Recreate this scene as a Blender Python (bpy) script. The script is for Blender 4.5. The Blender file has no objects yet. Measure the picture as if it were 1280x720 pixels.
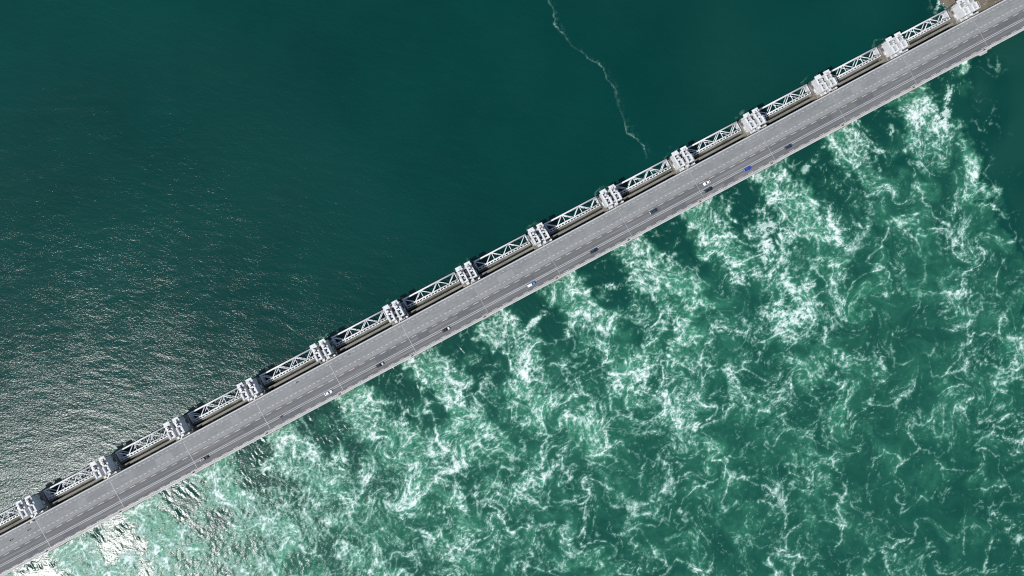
import bpy, math
import numpy as np
from mathutils import Vector, Matrix

# ------------------------------------------------------------------ camera, sky, sun, exposure
S = bpy.context.scene
COL = S.collection
FPX, CAM_H, TILT, TH = 950.0, 431.24, 0.01796, 0.490653      # focal length in photo pixels, height, lean, bearing of the barrier
cd = bpy.data.cameras.new('camera')
cam = bpy.data.objects.new('camera', cd); COL.objects.link(cam)
cd.sensor_width = 36.0; cd.lens = FPX / 1280 * 36.0
cd.clip_start = 1.0; cd.clip_end = 20000.0
cam.location = (0, 0, CAM_H); cam.rotation_euler = (0, -TILT, 0)
S.camera = cam

SUN_ZEN = math.radians(35.0)
SUN_DIR = math.radians(180 + 37.0)                            # world bearing from which the sun shines
wd = bpy.data.worlds.new('World'); S.world = wd; wd.use_nodes = True
nt = wd.node_tree
sky = nt.nodes.new('ShaderNodeTexSky'); sky.sky_type = 'NISHITA'; sky.sun_disc = False
sky.sun_elevation = math.pi / 2 - SUN_ZEN
sky.sun_rotation = math.pi / 2 - SUN_DIR
nt.links.new(sky.outputs[0], nt.nodes['Background'].inputs[0])
nt.nodes['Background'].inputs[1].default_value = 0.115
sl = bpy.data.lights.new('sun', 'SUN'); sl.energy = 4.0; sl.angle = math.radians(0.53); sl.color = (1.0, 0.985, 0.96)
sun = bpy.data.objects.new('sun', sl); COL.objects.link(sun)
sd = Vector((math.cos(SUN_DIR) * math.sin(SUN_ZEN), math.sin(SUN_DIR) * math.sin(SUN_ZEN), math.cos(SUN_ZEN)))
sun.rotation_euler = sd.to_track_quat('Z', 'Y').to_euler(); sun.location = (0, 0, 300)
S.view_settings.view_transform = 'Standard'; S.view_settings.look = 'None'
S.view_settings.exposure = 0.0; S.view_settings.gamma = 1.0
S.render.engine = 'CYCLES'
S.cycles.use_denoising = False
S.cycles.max_bounces = 5; S.cycles.diffuse_bounces = 2; S.cycles.glossy_bounces = 2; S.cycles.transmission_bounces = 2
S.cycles.pixel_filter_type = 'BLACKMAN_HARRIS'; S.cycles.filter_width = 1.15
S.cycles.sample_clamp_direct = 3.0; S.cycles.sample_clamp_indirect = 3.0

# ------------------------------------------------------------------ frames of reference
CT, ST = math.cos(TH), math.sin(TH)
OX, OY = -251.56 - 1.8 * ST, -126.48 + 1.8 * CT               # where the first joint meets the upstream edge of the deck
_w = np.array([math.tan(TILT), 0, -1.0]); _w /= np.linalg.norm(_w)
_r = np.cross(_w, [0, 1.0, 0]); _r /= np.linalg.norm(_r); _u = np.cross(_r, _w)
def px_of(X, Y, Z=0.0):
    q = X * _w[0] + Y * _w[1] + (Z - CAM_H) * _w[2]
    return 640 + FPX * (X * _r[0] + Y * _r[1] + (Z - CAM_H) * _r[2]) / q, 360 - FPX * (X * _u[0] + Y * _u[1] + (Z - CAM_H) * _u[2]) / q
def ground(px, py, Z=0.0):
    d = _w * FPX + _r * (px - 640) - _u * (py - 360)
    t = (Z - CAM_H) / d[2]
    return float(d[0] * t), float(d[1] * t)
def uv_of(x, y): return (x - OX) * CT + (y - OY) * ST, -(x - OX) * ST + (y - OY) * CT
def W(u, v, z=0.0): return Vector((OX + u * CT - v * ST, OY + u * ST + v * CT, z))

# ------------------------------------------------------------------ materials
def mat(name, col, rough=0.7, noise=0.0, scale=1.0, col2=None, metal=0.0, bump=0.0, stretch=(1, 1, 1), coat=0.0, detail=4, c2at=(0.45, 0.75)):
    m = bpy.data.materials.new(name); m.use_nodes = True
    n, l = m.node_tree.nodes, m.node_tree.links
    b = n['Principled BSDF']
    b.inputs['Roughness'].default_value = rough; b.inputs['Metallic'].default_value = metal
    b.inputs['Coat Weight'].default_value = coat
    if noise or col2:
        tc = n.new('ShaderNodeTexCoord'); mp = n.new('ShaderNodeMapping'); mp.inputs['Scale'].default_value = stretch
        oi = n.new('ShaderNodeObjectInfo'); ad = n.new('ShaderNodeVectorMath'); ad.operation = 'MULTIPLY_ADD'
        ad.inputs[1].default_value = (1, 1, 1)
        sc = n.new('ShaderNodeMath'); sc.operation = 'MULTIPLY'; sc.inputs[1].default_value = 173.0
        l.new(oi.outputs['Random'], sc.inputs[0]); l.new(tc.outputs['Object'], ad.inputs[0]); l.new(sc.outputs[0], ad.inputs[2])
        l.new(ad.outputs[0], mp.inputs[0])
        t = n.new('ShaderNodeTexNoise'); t.inputs['Scale'].default_value = scale; t.inputs['Detail'].default_value = detail
        t.inputs['Roughness'].default_value = 0.62
        l.new(mp.outputs[0], t.inputs[0])
        mx = n.new('ShaderNodeMix'); mx.data_type = 'RGBA'
        mr = n.new('ShaderNodeMapRange'); mr.interpolation_type = 'SMOOTHSTEP'
        mr.inputs[1].default_value, mr.inputs[2].default_value = c2at
        l.new(t.outputs[0], mr.inputs[0]); l.new(mr.outputs[0], mx.inputs[0])
        mx.inputs[6].default_value = (*col, 1); mx.inputs[7].default_value = (*(col2 or [c * 0.6 for c in col]), 1)
        t2 = n.new('ShaderNodeTexNoise'); t2.inputs['Scale'].default_value = scale * 7; t2.inputs['Detail'].default_value = 3
        l.new(mp.outputs[0], t2.inputs[0])
        hv = n.new('ShaderNodeHueSaturation')
        m2 = n.new('ShaderNodeMapRange'); m2.inputs[1].default_value = 0.25; m2.inputs[2].default_value = 0.75
        m2.inputs[3].default_value = 1 - noise; m2.inputs[4].default_value = 1 + noise
        l.new(t2.outputs[0], m2.inputs[0]); l.new(m2.outputs[0], hv.inputs['Value']); l.new(mx.outputs[2], hv.inputs['Color'])
        l.new(hv.outputs[0], b.inputs['Base Color'])
        if bump:
            bp = n.new('ShaderNodeBump'); bp.inputs['Strength'].default_value = bump; bp.inputs['Distance'].default_value = 0.05
            l.new(t2.outputs[0], bp.inputs['Height']); l.new(bp.outputs[0], b.inputs['Normal'])
    else:
        b.inputs['Base Color'].default_value = (*col, 1)
    return m
M = {}
M['concrete'] = mat('pale concrete', (.56, .55, .52), .85, .12, .35, (.40, .39, .35), bump=.3)
M['tower'] = mat('white painted concrete', (.66, .66, .65), .7, .14, .45, (.42, .41, .39), c2at=(.48, .74))
M['pier'] = mat('weathered concrete', (.27, .245, .205), .9, .18, .5, (.11, .10, .085), bump=.4, c2at=(.4, .7))
M['beam'] = mat('brown weathered concrete', (.225, .205, .175), .9, .18, .25, (.13, .118, .098), stretch=(.25, 1, 1), bump=.3)
M['algae'] = mat('algae stained concrete', (.215, .215, .18), .9, .22, .3, (.075, .09, .04), stretch=(.35, 1.2, 1), c2at=(.38, .66))
M['steel'] = mat('white painted steel', (.71, .71, .71), .45, .06, .5, (.55, .54, .52), c2at=(.5, .85))
M['plate'] = mat('grey painted steel plate', (.33, .35, .36), .55, .1, .4, (.24, .25, .25))
M['dark'] = mat('dark machinery steel', (.07, .08, .09), .5, .2, 1.0, (.13, .13, .13))
M['galv'] = mat('galvanised steel', (.45, .47, .48), .45, .1, 1.0, (.36, .37, .38), metal=.3)
M['service'] = mat('light worn service road asphalt', (.236, .240, .230), .92, .12, .12, (.190, .196, .190), stretch=(.35, 1, 1), detail=6)
M['asphalt'] = mat('grey carriageway asphalt', (.136, .137, .134), .88, .12, .55, (.205, .205, .199), stretch=(.035, 1.1, 1), detail=4)
M['seam'] = mat('brown seam', (.16, .125, .095), .95, .2, .5, (.27, .24, .21), stretch=(.3, 1, 1))
M['kerb'] = mat('bright kerb concrete', (.66, .655, .64), .85, .1, .5, (.50, .49, .47), stretch=(.4, 1, 1))
M['edge'] = mat('edge beam concrete', (.42, .40, .375), .88, .14, .4, (.28, .265, .24), stretch=(.35, 1, 1))
M['paint'] = mat('worn white road paint', (.56, .56, .55), .75, .1, .8, (.34, .34, .34), stretch=(.5, 2, 1), c2at=(.42, .8))
M['joint'] = mat('pale joint steel', (.44, .45, .45), .6, .1, 1.0, (.31, .31, .31), c2at=(.4, .8))
M['joint_dull'] = mat('dull joint steel', (.33, .33, .32), .7, .1, 1.0, (.27, .27, .265))
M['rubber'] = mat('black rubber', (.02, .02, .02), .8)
M['glass'] = mat('dark car glass', (.012, .016, .02), .08, coat=.3)
M['cream'] = mat('cream painted steel', (.62, .55, .40), .6, .08, 1.0)
M['yellow'] = mat('yellow ochre boards', (.62, .43, .14), .7, .15, .8)
M['lamp_w'] = mat('headlight glass', (.75, .76, .78), .2)
M['lamp_r'] = mat('rear light red', (.35, .02, .015), .3)
M['skin'] = mat('skin', (.48, .30, .22), .6)
def wheel_tracks(m, ys, width, dark):
    n, l = m.node_tree.nodes, m.node_tree.links; b = n['Principled BSDF']; src = b.inputs['Base Color'].links[0].from_socket
    sp = n.new('ShaderNodeSeparateXYZ'); tc = next(x for x in n if x.type == 'TEX_COORD'); l.new(tc.outputs['Object'], sp.inputs[0])
    ns = n.new('ShaderNodeTexNoise'); ns.inputs['Scale'].default_value = .12; l.new(tc.outputs['Object'], ns.inputs['Vector'])
    acc = None
    for y in ys:
        d = n.new('ShaderNodeMath'); d.operation = 'SUBTRACT'; l.new(sp.outputs[1], d.inputs[0]); d.inputs[1].default_value = y
        a = n.new('ShaderNodeMath'); a.operation = 'ABSOLUTE'; l.new(d.outputs[0], a.inputs[0])
        r = n.new('ShaderNodeMapRange'); r.interpolation_type = 'SMOOTHSTEP'; r.inputs[1].default_value = width; r.inputs[2].default_value = width * .3
        l.new(a.outputs[0], r.inputs[0])
        if acc is None: acc = r.outputs[0]
        else:
            q = n.new('ShaderNodeMath'); q.operation = 'ADD'; l.new(acc, q.inputs[0]); l.new(r.outputs[0], q.inputs[1]); acc = q.outputs[0]
    q = n.new('ShaderNodeMath'); q.operation = 'MULTIPLY'; l.new(acc, q.inputs[0]); l.new(ns.outputs[0], q.inputs[1])
    mx = n.new('ShaderNodeMix'); mx.data_type = 'RGBA'; mx.blend_type = 'MULTIPLY'; l.new(q.outputs[0], mx.inputs[0]); l.new(src, mx.inputs[6]); mx.inputs[7].default_value = (dark, dark, dark, 1)
    l.new(mx.outputs[2], b.inputs['Base Color'])
wheel_tracks(M['asphalt'], (-1.15, -2.95, -5.75, -7.45), .62, .62)
wheel_tracks(M['service'], (5.6, 4.0, 7.2), .9, .86)
M['patch'] = mat('dark asphalt patch', (.105, .107, .11), .9, .12, .8, (.14, .142, .145))
M['patch_pale'] = mat('pale asphalt patch', (.25, .255, .25), .9, .1, .5, (.21, .215, .21))
M['stain'] = mat('brown stain on concrete', (.17, .14, .105), .95, .2, .8)
def paint(name, c, rough=.32): return mat(name, c, rough, coat=.5)

# ------------------------------------------------------------------ mesh helpers
class MB:
    def __init__(s): s.v, s.f, s.mi = [], [], []
    def add(s, vs, fs):
        o = len(s.v); s.v += [tuple(p) for p in vs]; s.f += [tuple(i + o for i in f) for f in fs]
        return s
    def box(s, x0, x1, y0, y1, z0, z1, tx=0.0, ty=0.0):
        a = [(x0, y0, z0), (x1, y0, z0), (x1, y1, z0), (x0, y1, z0), (x0 + tx, y0 + ty, z1), (x1 - tx, y0 + ty, z1), (x1 - tx, y1 - ty, z1), (x0 + tx, y1 - ty, z1)]
        return s.add(a, [(3, 2, 1, 0), (4, 5, 6, 7), (0, 1, 5, 4), (1, 2, 6, 5), (2, 3, 7, 6), (3, 0, 4, 7)])
    def tube(s, p, q, r, n=8, r2=None):
        p, q = Vector(p), Vector(q); d = (q - p).normalized()
        a = d.orthogonal().normalized(); b = d.cross(a); r2 = r if r2 is None else r2
        vs = [p + (a * math.cos(t) + b * math.sin(t)) * r for t in [2 * math.pi * i / n for i in range(n)]]
        vs += [q + (a * math.cos(t) + b * math.sin(t)) * r2 for t in [2 * math.pi * i / n for i in range(n)]]
        fs = [(i, (i + 1) % n, n + (i + 1) % n, n + i) for i in range(n)] + [tuple(range(n))[::-1], tuple(range(n, 2 * n))]
        return s.add(vs, fs)
    def prism(s, pts, z0, z1):
        n = len(pts)
        return s.add([(x, y, z0) for x, y in pts] + [(x, y, z1) for x, y in pts],
                     [tuple(range(n))[::-1], tuple(range(n, 2 * n))] + [(i, (i + 1) % n, n + (i + 1) % n, n + i) for i in range(n)])
    def loft(s, rings):
        """rings of equal count, closed loops, capped at both ends"""
        n = len(rings[0]); vs = [p for r in rings for p in r]; fs = []
        for k in range(len(rings) - 1):
            fs += [(k * n + i, k * n + (i + 1) % n, (k + 1) * n + (i + 1) % n, (k + 1) * n + i) for i in range(n)]
        fs += [tuple(range(n))[::-1], tuple(range((len(rings) - 1) * n, len(rings) * n))]
        return s.add(vs, fs)
    def sheet(s, x0, x1, y0, y1, z): return s.add([(x0, y0, z), (x1, y0, z), (x1, y1, z), (x0, y1, z)], [(0, 1, 2, 3)])
    def build(s, name, m, parent=None, smooth=False, bevel=0.0):
        me = bpy.data.meshes.new(name); me.from_pydata(s.v, [], s.f); me.update()
        if smooth: me.shade_smooth()
        me.materials.append(M[m] if isinstance(m, str) else m)
        o = bpy.data.objects.new(name, me); COL.objects.link(o)
        if parent: o.parent = parent
        if bevel:
            b = o.modifiers.new('bevel', 'BEVEL'); b.width = bevel; b.segments = 1; b.limit_method = 'ANGLE'
        return o
def tag(o, label=None, cat=None, group=None, kind=None):
    if label: o['label'] = label
    if cat: o['category'] = cat
    if group: o['group'] = group
    if kind: o['kind'] = kind
    return o
def thing(name, loc, rz=0.0, label=None, cat=None, group=None, kind=None):
    o = bpy.data.objects.new(name, None); COL.objects.link(o); o.empty_display_size = 0.5
    o.location = loc; o.rotation_euler = (0, 0, rz)
    return tag(o, label, cat, group, kind)
def copy_tree(o, parent=None):
    c = o.copy(); COL.objects.link(c); c.parent = parent
    for ch in list(o.children): copy_tree(ch, c)
    return c

# ------------------------------------------------------------------ the sea: foam and waves carried as real surface data
H = 0.5; NX, NY = 1296, 756
X0, Y0 = -315.0, -189.0
rng = np.random.default_rng(11)
KX = np.fft.rfftfreq(NX, H)[None, :]; KY = np.fft.fftfreq(NY, H)[:, None]
KK = np.hypot(KX, KY); KK[0, 0] = 1e-9; KA = np.arctan2(KY, KX)
def spec(f):
    a = np.fft.irfft2(np.fft.rfft2(rng.standard_normal((NY, NX))) * f, (NY, NX)); return (a / a.std()).astype(np.float32)
def band(L, s=.35): return spec(np.exp(-(np.log(KK * L) / s) ** 2 / 2))
def fbm(L, p=1.7, lo=1.2): return spec(np.maximum(KK * L, 1) ** (-p) * np.exp(-(KK * lo) ** 2) * (KK * L > .25))
def dirband(L, ang, spread, s=.4):                              # waves whose crests run along ang (world radians)
    d = KA - (ang + math.pi / 2); d = (d + math.pi / 2) % math.pi - math.pi / 2
    return spec(np.exp(-(np.log(KK * L) / s) ** 2 / 2 - (d / spread) ** 2 / 2))
def grad(a): g = np.gradient(a, H); return g[1], g[0]
def ss(a, b, x): t = np.clip((x - a) / (b - a), 0, 1); return t * t * (3 - 2 * t)
def lowpass(a, L): return np.fft.irfft2(np.fft.rfft2(a) * np.exp(-(KK * L) ** 2 * 2), (NY, NX))
def samp(a, x, y):
    xf = np.floor(x); yf = np.floor(y); fx = x - xf; fy = y - yf
    xi = xf.astype(np.int32) % NX; yi = yf.astype(np.int32) % NY; xn = (xi + 1) % NX; yn = (yi + 1) % NY
    return (a[yi, xi] * (1 - fx) + a[yi, xn] * fx) * (1 - fy) + (a[yn, xi] * (1 - fx) + a[yn, xn] * fx) * fy
GX, GY = np.meshgrid(np.arange(NX, dtype=np.float32), np.arange(NY, dtype=np.float32))
def swirl(fields, steps, x=None, y=None):                       # walk every point back through random eddies
    x = GX.copy() if x is None else x.copy(); y = GY.copy() if y is None else y.copy()
    vx = np.zeros((NY, NX), np.float32); vy = vx.copy()
    for kind, L, a in fields:
        gx, gy = grad(band(L)); m = np.sqrt((gx ** 2 + gy ** 2).mean())
        if kind == 'c': vx += a * gy / m; vy -= a * gx / m
        else: vx += a * gx / m; vy += a * gy / m
    vx /= steps * H; vy /= steps * H
    for i in range(steps):
        dx = samp(vx, x, y); y += samp(vy, x, y); x += dx
    return x, y
def cells(x, y, L):                                             # metres to the border between boils about L metres wide
    qx = x * H / L; qy = y * H / L; n = 64
    jx, jy, jv = rng.uniform(0, 1, (3, n, n)).astype(np.float32)
    ix = np.floor(qx).astype(np.int32); iy = np.floor(qy).astype(np.int32)
    f1 = np.full(x.shape, 9., np.float32); f2 = f1.copy(); v = np.zeros_like(f1)
    for ox in (-1, 0, 1):
        for oy in (-1, 0, 1):
            a = (ix + ox) % n; b = (iy + oy) % n
            d = np.hypot(ix + ox + jx[b, a] - qx, iy + oy + jy[b, a] - qy)
            c1 = d < f1; f2 = np.where(c1, f1, np.minimum(f2, d)); v = np.where(c1, jv[b, a], v); f1 = np.where(c1, d, f1)
    return (f2 - f1) * .5 * L, v

def sea_fields():
    X, Y = np.meshgrid(X0 + H * np.arange(NX), Y0 + H * np.arange(NY))
    PX, PY = px_of(X, Y)
    U, V = uv_of(X, Y)
    D = -V - 17.5                                               # metres downstream of the deck
    def blob(x, y, rx, ry, a, ang=0):
        ca, sa = math.cos(math.radians(ang)), math.sin(math.radians(ang)); dx, dy = PX - x, PY - y
        return a * np.exp(-(((dx * ca + dy * sa) / rx) ** 2 + ((-dx * sa + dy * ca) / ry) ** 2))
    # --- where the water is broken: a meandering jet below each pier, slack water between
    xv, yv = GX.copy(), GY.copy()                               # single eddies that wind the pattern up
    for q in range(210):
        i, j = rng.integers(0, NX), rng.integers(0, NY); dd = D[j, i]
        R = rng.uniform(2.4, 6.5) * (.8 + min(max(dd, 0), 120) / 120 * .9) / H; th = rng.choice((-1, 1)) * rng.uniform(.7, 2.3)
        if dd < 8: continue
        m = int(3 * R); sl = (slice(max(j - m, 0), j + m), slice(max(i - m, 0), i + m))
        dx = xv[sl] - i; dy = yv[sl] - j; an = th * np.exp(-(dx * dx + dy * dy) / (R * R)); ca, sa = np.cos(an), np.sin(an)
        xv[sl] = i + ca * dx - sa * dy; yv[sl] = j + sa * dx + ca * dy
    x0, y0 = swirl([('c', 75, 7), ('c', 38, 5), ('c', 18, 1.6)], 8, xv, yv)
    edgy = band(9) * .9 + band(5) * .5 + band(3) * .3
    Us = samp(U.astype(np.float32), x0, y0); Ds = samp(D.astype(np.float32), x0, y0)
    bl = ss(4, 50, D); Um = U * (1 - bl) + Us * bl
    ph = (Um - np.clip(D, 0, None) * .16) / 45.; near = np.exp(-np.clip(D, 0, None) / 120)
    wid = 10.8 + 1.6 * band(40) + np.clip(D, 0, 60) * .02
    dist = np.abs(ph - np.round(ph)) * 45 - wid + edgy * 1.6
    jet = ss(4.5, -4.5, dist) * ss(-7, 2, D)
    back = ss(18, 55, D + band(22) * 9 + band(9) * 3)
    inside = ss(-7, 0, D)
    d = np.maximum(jet * (.50 + .5 * near), back * (.50 + .11 * np.clip(band(60), -1, 1)))
    for b in [(1155, 420, 34, 75, .8, -15), (1105, 545, 50, 36, .6), (1190, 600, 70, 60, .62), (1110, 660, 60, 50, .4), (1230, 690, 60, 40, .65),
              (900, 660, 40, 50, .5), (800, 640, 50, 45, .35), (1000, 640, 80, 60, .2), (1085, 330, 30, 50, .4), (1040, 420, 35, 30, .4), (690, 430, 36, 20, .5), (745, 605, 20, 50, .3)]:
        d = d * (1 - blob(*b))
    pools = ss(-1.0, .9, samp(fbm(34, 1.9), x0, y0) + .25 * edgy)
    d = d * (1 - ss(14, 50, D) * (1 - (.46 + .74 * pools)))
    brk = 0
    for b in [(960, 300, 18, 55, .8, -18), (1183, 135, 9, 46, 1.0, 8), (1150, 150, 10, 14, .7), (668, 402, 18, 4.5, 1.1, -45), (835, 312, 22, 3.5, .8, -40), (765, 358, 14, 5, .9, 10), (770, 392, 14, 7, .6),
              (1012, 205, 26, 5, .9, -50), (1115, 165, 7, 11, .9), (1100, 190, 14, 7, .7), (160, 700, 14, 12, .9), (335, 585, 18, 4, .8, -15), (425, 575, 12, 9, .8), (505, 517, 8, 4, .8, -40),
              (1000, 375, 34, 34, .35), (1040, 250, 9, 45, .5, 10), (930, 345, 18, 10, .8), (820, 440, 34, 24, .3), (650, 470, 34, 24, .25), (590, 520, 30, 30, .25), (880, 300, 10, 26, .4, -20), (1240, 640, 26, 5, .6, 30), (1135, 610, 5, 40, .35, 12), (980, 400, 30, 14, .5)]:
        brk = brk + blob(*b)
    soft = 0
    for b in [(200, 690, 190, 70, .18), (360, 610, 110, 60, .16), (500, 600, 150, 110, .26), (720, 500, 150, 100, .2), (870, 420, 90, 70, .16), (1225, 430, 26, 110, .16, -10), (1000, 340, 70, 70, .12)]:
        soft = soft + blob(*b)
    bx = np.interp(PY, [60, 85, 180, 220, 270, 330, 420, 600, 760], [1206, 1208, 1214, 1226, 1246, 1272, 1300, 1330, 1340])
    rim_ = PX - bx + band(25) * 7 + edgy * 3
    edge = ss(9, -9, rim_)
    d = np.clip((d + (soft + .35 * brk) * inside) * edge + .16 * ss(60, 10, rim_) * ss(-5, 10, rim_) * (D > 6), 0, 1.1) * inside
    # --- lines of foam where the boils push against one another
    x1, y1 = swirl([('c', 60, 3.2), ('c', 28, 2.2)], 8, xv, yv)
    x2, y2 = swirl([('c', 13, .8), ('c', 7, .45)], 5, x1, y1)
    x3, y3 = swirl([('c', 4.5, .34), ('c', 2.4, .16)], 3, x2, y2)
    def patch(L, lo, hi): return ss(lo, hi, samp(fbm(L), x2, y2))
    eA, vA = cells(x3, y3, 24.); eB, vB = cells(x3, y3, 12.); eC, vC = cells(x3, y3, 6.); eD, vD = cells(x3, y3, 3.2); web = cells(x3, y3, 1.9)[0]
    pA = patch(40, -.9, .9); pB = patch(25, -.2, 1.2); pC = patch(18, -.2, 1.2); pD = patch(12, -.2, 1.3)
    fine = fbm(4, 1.0, .5); thin = fbm(9, 1.3, .8)
    ln = lambda e, wd: np.exp(-(e / wd) ** 1.7)
    web = ln(web, .27)
    # marbling: threads wound up by the eddies, evenly fine however far they are stretched
    xs, ys = swirl([('c', 48, 8), ('c', 24, 4), ('c', 12, 1.4)], 14, xv, yv); xs, ys = swirl([('c', 5, .35), ('c', 2.6, .16)], 2, xs, ys)
    def threads(L, wd):
        q = samp(band(L), xs, ys); gx, gy = grad(q); gm = np.hypot(gx, gy)
        return ln(np.abs(q) / (gm + .02), wd) / (1 + (gm * wd * 1.1) ** 2)
    marb = threads(11., .42) * ss(-.5, .9, samp(fbm(26), xs, ys)) + .75 * threads(5.5, .36) * ss(-.2, 1.2, samp(fbm(18), xs, ys))
    dj = np.clip(d, 0, 1)
    # long thin threads everywhere, meshes of small ones only inside the jets
    lines = 1.2 * ln(eA, .38 + .45 * pC * dj) * (.5 + .5 * pA) + .75 * ln(eB, .33 + .25 * pD) * (.1 + .9 * pB) * (.4 + .6 * dj) + .75 * ln(eC, .38) * pC * dj ** 1.2 + .7 * ln(eD, .33) * pD * dj ** 1.4 + 1.0 * marb * (.25 + .75 * dj)
    lines *= np.clip(1 + .3 * fine + .25 * thin, .2, 2)
    haze = (.70 * np.exp(-eA / 2.4) * pA + .45 * np.exp(-eB / 1.5) * pB + .3 * np.exp(-eC / 1.) * pC) * (.35 + 1.0 * web) * (.25 + .75 * dj)
    clump = ss(1.2, 2.6, samp(fbm(12, 1.4), x3, y3) + 1.0 * (d - .9) + 3.0 * np.clip(brk, 0, 1) + .6 * fine)
    raw = (.03 + .30 * web) * dj ** 2 + (lines + .75 * np.clip(haze * (.75 + .5 * fine), 0, 1.5)) * (.30 + .72 * dj) + 1.0 * clump * np.clip(.5 * d + brk * inside, 0, 1.2)
    foam = np.clip(raw - .165, 0, None)
    foam = (1 - np.exp(-1.12 * foam ** 1.12)) * ss(.02, .2, d)
    # thin drawn-out wisps on the slick water between the jets
    wis = ln(np.abs(samp(band(7), x2, y2)) * 1.6, .3) * ss(.6, 1.6, samp(fbm(14), x2, y2) + .3 * fine) * inside * edge * ss(.35, .05, jet)
    foam = np.clip(foam + .42 * wis, 0, 1)
    # --- a drifting foam thread upstream, faint bow waves at the pier noses, surf at the bank
    ly = [-60, 0, 20, 38, 50, 62, 72, 85, 100, 130, 150, 165, 178, 192]; lx = [676, 685, 692, 697, 706, 722, 738, 752, 764, 774, 779, 789, 800, 809]
    off = PX - np.interp(PY, ly, lx) + band(16) * 1.6 + band(6) * .8 + band(2.5) * .35
    st = np.interp(PY, [-60, 0, 30, 40, 60, 80, 84, 125, 150, 160, 185, 194, 200], [.2, .3, .6, .5, .14, .5, .45, .12, .16, .6, .7, .25, 0])
    streak = (np.exp(-(off / .75) ** 2) * np.clip(.95 + .3 * fine, 0, 1.4) + .22 * np.exp(-((off - 3) / 3.2) ** 2) * ss(.3, 1.6, fine + band(4))) * st * .7 * (PY < 200)
    k0 = np.round(U / 45); uu = U - 45 * k0; rad = np.hypot(uu, np.clip(V - 8, 0, None))
    bow = np.exp(-((rad - 6.1 + band(6) * .5 + band(3) * .2) / .4) ** 2) * ss(8, 10, V) * ss(0., 1.6, fine * .6 + band(9) * .8 + .5) * (k0 > -2) * (k0 < 13) * .24
    shore = blob(1176, 4, 9, 14, 1.) * ss(-.2, 1.2, fine + 1.0 * samp(fbm(6), x3, y3))
    foam = np.clip(foam + streak * (V > 5) + bow * (V > 5) + .9 * shore, 0, 1)
    milk = ss(-.7, 1.3, samp(fbm(28, 1.8), xs, ys)) * .6 + .4 * ss(-.6, 1.2, samp(fbm(13, 1.6), xs, ys))
    far_ = np.exp(-np.clip(D, 0, None) / 210)
    glow = np.clip(.36 * milk ** 1.3 * back * edge * far_ * (.35 + .65 * dj) + jet * edge * inside * (.05 + .27 * near ** .7) * (.5 + .45 * vB + .2 * thin) * (.4 + .6 * pools) + d * (.02 + .13 * vA + .08 * vB) + lowpass(foam * (D > -8), 2.2) * .5 + .05 * inside * edge + .03 * back * edge, 0, 1)
    # --- waves
    calm = .7 + .3 * ss(-1., 1., fbm(55, 1.4, 8))
    ripple = (dirband(1.7, math.radians(-12), .8, .25) * .009 + dirband(3.4, math.radians(-10), .7) * .013 + dirband(9, math.radians(-6), .45) * .017 + dirband(18, math.radians(8), .4) * .015) * calm
    flow = math.atan2(-CT, ST) + .12
    ridg = (dirband(2.0, flow, .35) * .026 + dirband(4.2, flow + .2, .5) * .045) * ss(-1, 1.2, band(14)) * 1.3
    chop = band(2.0) * .022 + band(4.5) * .034 + band(11) * .03
    dn = ss(-8, 8, D); smooth_right = 1 - ss(-4, 22, PX - bx)
    tong = dn * (1 - ss(.1, .5, d)) * ss(60, 20, D)
    z = ripple * (1 - dn) + dn * (.5 * ripple + (tong * ridg + (1 - tong) * chop * (.35 + .75 * dj)) * (.15 + .85 * smooth_right)) + foam * .06 * dn
    ruff = (1 - dn) * (.74 + .26 * ss(-1.2, 1.2, fbm(38, 1.2, 5))) + dn * (.45 + .55 * dj) * (.35 + .65 * smooth_right)
    silt = np.clip(ss(-6, 40, rim_) * (D > -6) * (.75 + .25 * band(40)) + blob(905, 75, 60, 110, .45) * (V > 0) + blob(1080, 10, 60, 40, .3), 0, 1)
    return foam, glow, ruff, silt, z
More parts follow.
